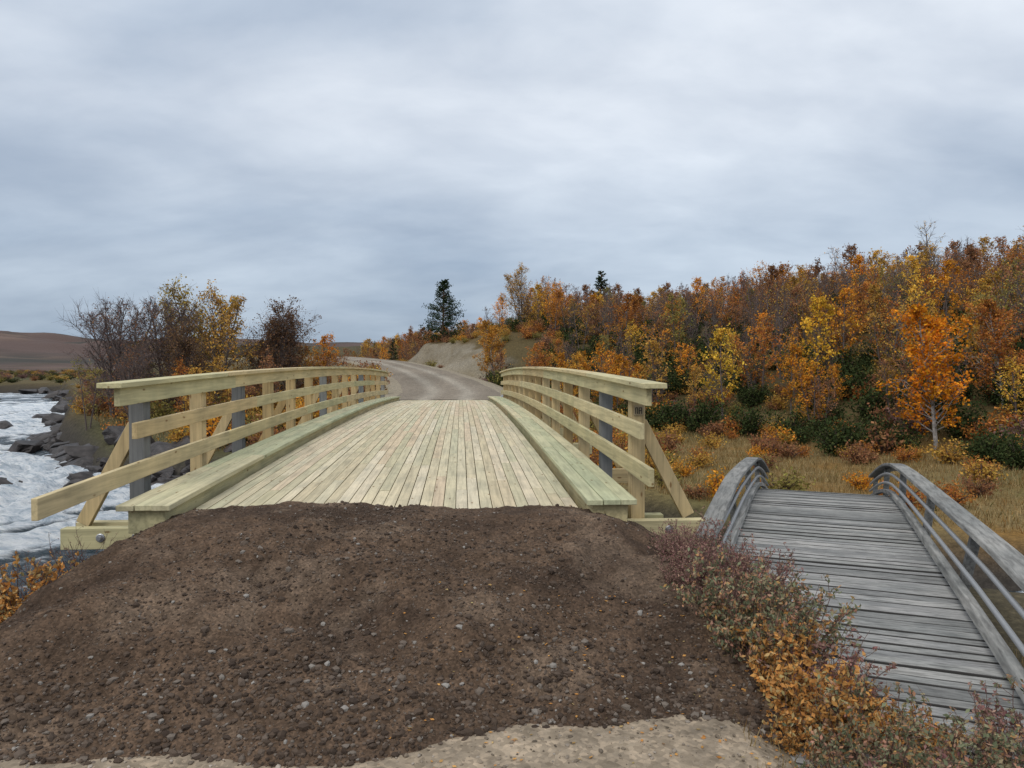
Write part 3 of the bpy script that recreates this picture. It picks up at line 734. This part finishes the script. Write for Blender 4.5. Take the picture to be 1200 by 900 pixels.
# ------------------------------------------------------------------ foreground shrubs
pal_pur = leaf_pal_mat('shrub_leaf_purple', [(0, (.20, .09, .09)), (.35, (.38, .20, .18)), (.6, (.44, .29, .23)), (.8, (.22, .20, .11)), (1, (.52, .32, .24))])
pal_gry = leaf_pal_mat('shrub_leaf_greygreen', [(0, (.12, .14, .08)), (.35, (.25, .27, .16)), (.55, (.40, .33, .20)), (.78, (.46, .23, .17)), (1, (.56, .34, .12))])
pal_org = leaf_pal_mat('shrub_leaf_orange', [(0, (.52, .22, .06)), (.35, (.70, .38, .12)), (.6, (.64, .29, .09)), (.8, (.32, .28, .13)), (1, (.72, .49, .22))])
stem_m = simple('shrub_stem', (.10, .06, .05), .8)
def fshrub(name, r, h, stems, lpn, ls, mat):
    g = Veg()
    for i in range(stems):
        az = U(0, 6.28); b = np.array([math.cos(az), math.sin(az), 0])*U(0, .7)*r; L = h*U(.45, 1.25)
        d = np.array([math.cos(az)*U(.1, .8), math.sin(az)*U(.1, .8), 1.0]); d /= np.linalg.norm(d)
        k = 6; q = np.linspace(0, 1, k)[:, None]; p = b+np.array([0, 0, -.05])+d*L*q+np.cumsum(rng.normal(0, .018*L*2, (k, 3)), 0)*q
        g.tube(p, .0042*(1-q[:, 0]*.75)+.0006, 4, 0)
        for j in range(10):
            t = U(.2, 1); pp = np.array([np.interp(t, q[:, 0], p[:, m]) for m in range(3)])
            dd = d*.7+rng.normal(0, .55, 3); dd /= np.linalg.norm(dd); tl = U(.04, .16)*(h/.5)
            e = pp+dd*tl; g.tube([pp, (pp+e)/2+rng.normal(0, .004, 3), e], [.0022, .0016, .0008], 3, 0)
            m = max(1, int(lpn*U(.5, 1.5))); w = rng.uniform(.15, 1.05, (m, 1))
            g.leaves(pp+dd*tl*w+rng.normal(0, .008, (m, 3)), ls, 1, .5)
    return g.mesh(name, [stem_m, mat])
SP = [fshrub('shrub_purple', .32, .46, 56, 7, .0145, pal_pur), fshrub('shrub_purple2', .28, .42, 50, 7, .014, pal_pur)]
SG = [fshrub('shrub_grey', .32, .50, 52, 8, .018, pal_gry), fshrub('shrub_grey2', .3, .44, 48, 8, .017, pal_gry), fshrub('shrub_grey3', .32, .46, 50, 8, .017, pal_pur)]
SO = [fshrub('shrub_org', .28, .42, 50, 8, .021, pal_org)]
def fs(lst, x, y, s, nm):
    z = max(tz(x, y), float(mound_h(np.array([x]), np.array([y]))[0]))
    inst(random.choice(lst), x, y, s, None, None, nm, dz=-.03, z=z)
for x, y, s in [(2.75, 6.4, .6), (2.5, 6.15, .5), (2.8, 5.95, .7), (2.5, 5.75, .65), (2.3, 5.6, .5), (2.65, 5.45, .8), (2.32, 5.3, .6), (2.75, 5.2, .8), (2.38, 5.0, .65), (3.05, 6.6, .7), (3.2, 7.0, .8), (2.2, 5.1, .4), (2.95, 5.6, .8)]: fs(SP, x, y, s, 'purple_willow_shrub')
for x, y, s in [(2.45, 4.75, .85), (2.68, 4.55, 1.0), (2.85, 4.95, .8), (2.5, 4.4, .85), (2.75, 4.15, .85), (2.5, 3.35, .7), (2.75, 3.55, .8), (3.0, 3.45, .75), (3.2, 3.2, .8), (3.0, 3.05, .8), (3.5, 3.25, .8), (2.7, 3.1, .7), (3.55, 3.6, .7), (3.95, 3.5, .7), (2.5, 3.0, .6)]: fs(SG, x, y, s, 'willow_shrub')
for x, y, s in [(2.55, 4.1, .85), (2.65, 3.85, .85), (2.85, 3.9, .7), (2.47, 3.7, .5), (3.0, 3.7, .55), (3.1, 3.4, .5), (-2.62, 5.75, 1.05), (-2.85, 5.6, 1.1), (-2.95, 5.85, 1.1), (-2.72, 5.95, .8)]: fs(SO, x, y, s, 'orange_dwarf_birch_shrub')
bare_s = fshrub('shrub_bare', .3, .5, 26, 1, .010, pal_pur)
for x, y, s in [(-2.5, 6.2, .95), (-2.62, 6.05, .9), (-2.42, 6.4, .8)]: fs([bare_s], x, y, s, 'bare_shrub')
n = 14000; gx1 = rng.uniform(1.95, 4.6, n); gy1 = rng.uniform(2.7, 7.6, n); z = terrain(gx1, gy1)
ok = rng.random(n) < np.clip((gx1-2.0)*1.6, 0, 1)
blades('verge_grass', np.stack([gx1, gy1, z], 1)[ok], .09, .003, grass_m)
g = Veg(); n = 380; lx = rng.uniform(.2, 2.6, n); ly = rng.uniform(3.1, 4.9, n); ok = rng.random(n) < .3+.3*lx; lx = lx[ok]; ly = ly[ok]; lz = np.maximum(terrain(lx, ly), mound_h(lx, ly))+.006
g.leaves(np.stack([lx, ly, lz], 1), .012, 0, .6, .95); obj('fallen_leaves', g.mesh('fallen_leaves', [pal_org]))

# ------------------------------------------------------------------ sky + sun
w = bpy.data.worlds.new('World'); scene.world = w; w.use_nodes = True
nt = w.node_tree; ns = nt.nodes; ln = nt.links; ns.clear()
sky = N(ns, 'ShaderNodeTexSky', sky_type='NISHITA', sun_disc=False, sun_elevation=math.radians(42), sun_rotation=math.radians(215))
tc = N(ns, 'ShaderNodeTexCoord'); sx = N(ns, 'ShaderNodeSeparateXYZ'); ln.new(tc.outputs['Generated'], sx.inputs[0])
za = N(ns, 'ShaderNodeMath', operation='MAXIMUM', i_1=0.0); ln.new(sx.outputs[2], za.inputs[0])
zb = N(ns, 'ShaderNodeMath', operation='ADD', i_1=.30); ln.new(za.outputs[0], zb.inputs[0])
dv = N(ns, 'ShaderNodeVectorMath', operation='DIVIDE'); cb_ = N(ns, 'ShaderNodeCombineXYZ')
for k in range(3): ln.new(zb.outputs[0], cb_.inputs[k])
ln.new(tc.outputs['Generated'], dv.inputs[0]); ln.new(cb_.outputs[0], dv.inputs[1])
mp = N(ns, 'ShaderNodeMapping'); mp.inputs['Scale'].default_value = (1.0, 1.5, 0); mp.inputs['Rotation'].default_value = (0, 0, math.radians(18)); mp.inputs['Location'].default_value = (2.2, .6, 0); ln.new(dv.outputs[0], mp.inputs[0])
n1 = N(ns, 'ShaderNodeTexNoise', i_Scale=.75, i_Detail=8.0, i_Roughness=.5, i_Distortion=.2); ln.new(mp.outputs[0], n1.inputs[0])
n2 = N(ns, 'ShaderNodeTexNoise', i_Scale=2.8, i_Detail=6.0, i_Roughness=.52, i_Distortion=.3); ln.new(mp.outputs[0], n2.inputs[0])
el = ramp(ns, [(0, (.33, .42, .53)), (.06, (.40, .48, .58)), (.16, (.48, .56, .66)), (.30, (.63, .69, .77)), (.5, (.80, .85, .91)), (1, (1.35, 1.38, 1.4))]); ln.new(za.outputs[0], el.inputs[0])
cl = ramp(ns, [(.34, (.67, .72, .79)), (.5, (.98, .98, .99)), (.64, (1.23, 1.2, 1.17))]); ln.new(n1.outputs[0], cl.inputs[0])
cl2 = ramp(ns, [(.35, (.90, .915, .935)), (.65, (1.08, 1.075, 1.065))]); ln.new(n2.outputs[0], cl2.inputs[0])
c = mixc(ns, ln, 'MULTIPLY', 1.0, el.outputs[0], cl.outputs[0]); c = mixc(ns, ln, 'MULTIPLY', 1.0, c, cl2.outputs[0])
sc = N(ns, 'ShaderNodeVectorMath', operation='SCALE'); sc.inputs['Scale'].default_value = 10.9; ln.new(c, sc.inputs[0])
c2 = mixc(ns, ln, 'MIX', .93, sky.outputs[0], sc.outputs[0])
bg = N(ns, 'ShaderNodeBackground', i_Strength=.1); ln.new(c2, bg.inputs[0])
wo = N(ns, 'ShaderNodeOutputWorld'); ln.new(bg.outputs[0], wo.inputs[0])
sd = bpy.data.lights.new('sun', 'SUN'); sd.energy = 1.2; sd.angle = math.radians(25); sd.color = (1, .97, .92)
so = bpy.data.objects.new('sun', sd); COL.objects.link(so); so.rotation_euler = (math.radians(48), 0, math.radians(-35))

# ------------------------------------------------------------------ camera
cd = bpy.data.cameras.new('camera'); cd.sensor_width = 36; cd.lens = 26.2; cd.clip_end = 6000; cd.clip_start = .05
co = bpy.data.objects.new('camera', cd); COL.objects.link(co)
co.location = (.67, 0, 1.32); co.rotation_euler = (math.radians(90-1.4), 0, math.radians(-3.93)); scene.camera = co
scene.view_settings.view_transform = 'Standard'; scene.view_settings.look = 'None'; scene.view_settings.exposure = 0
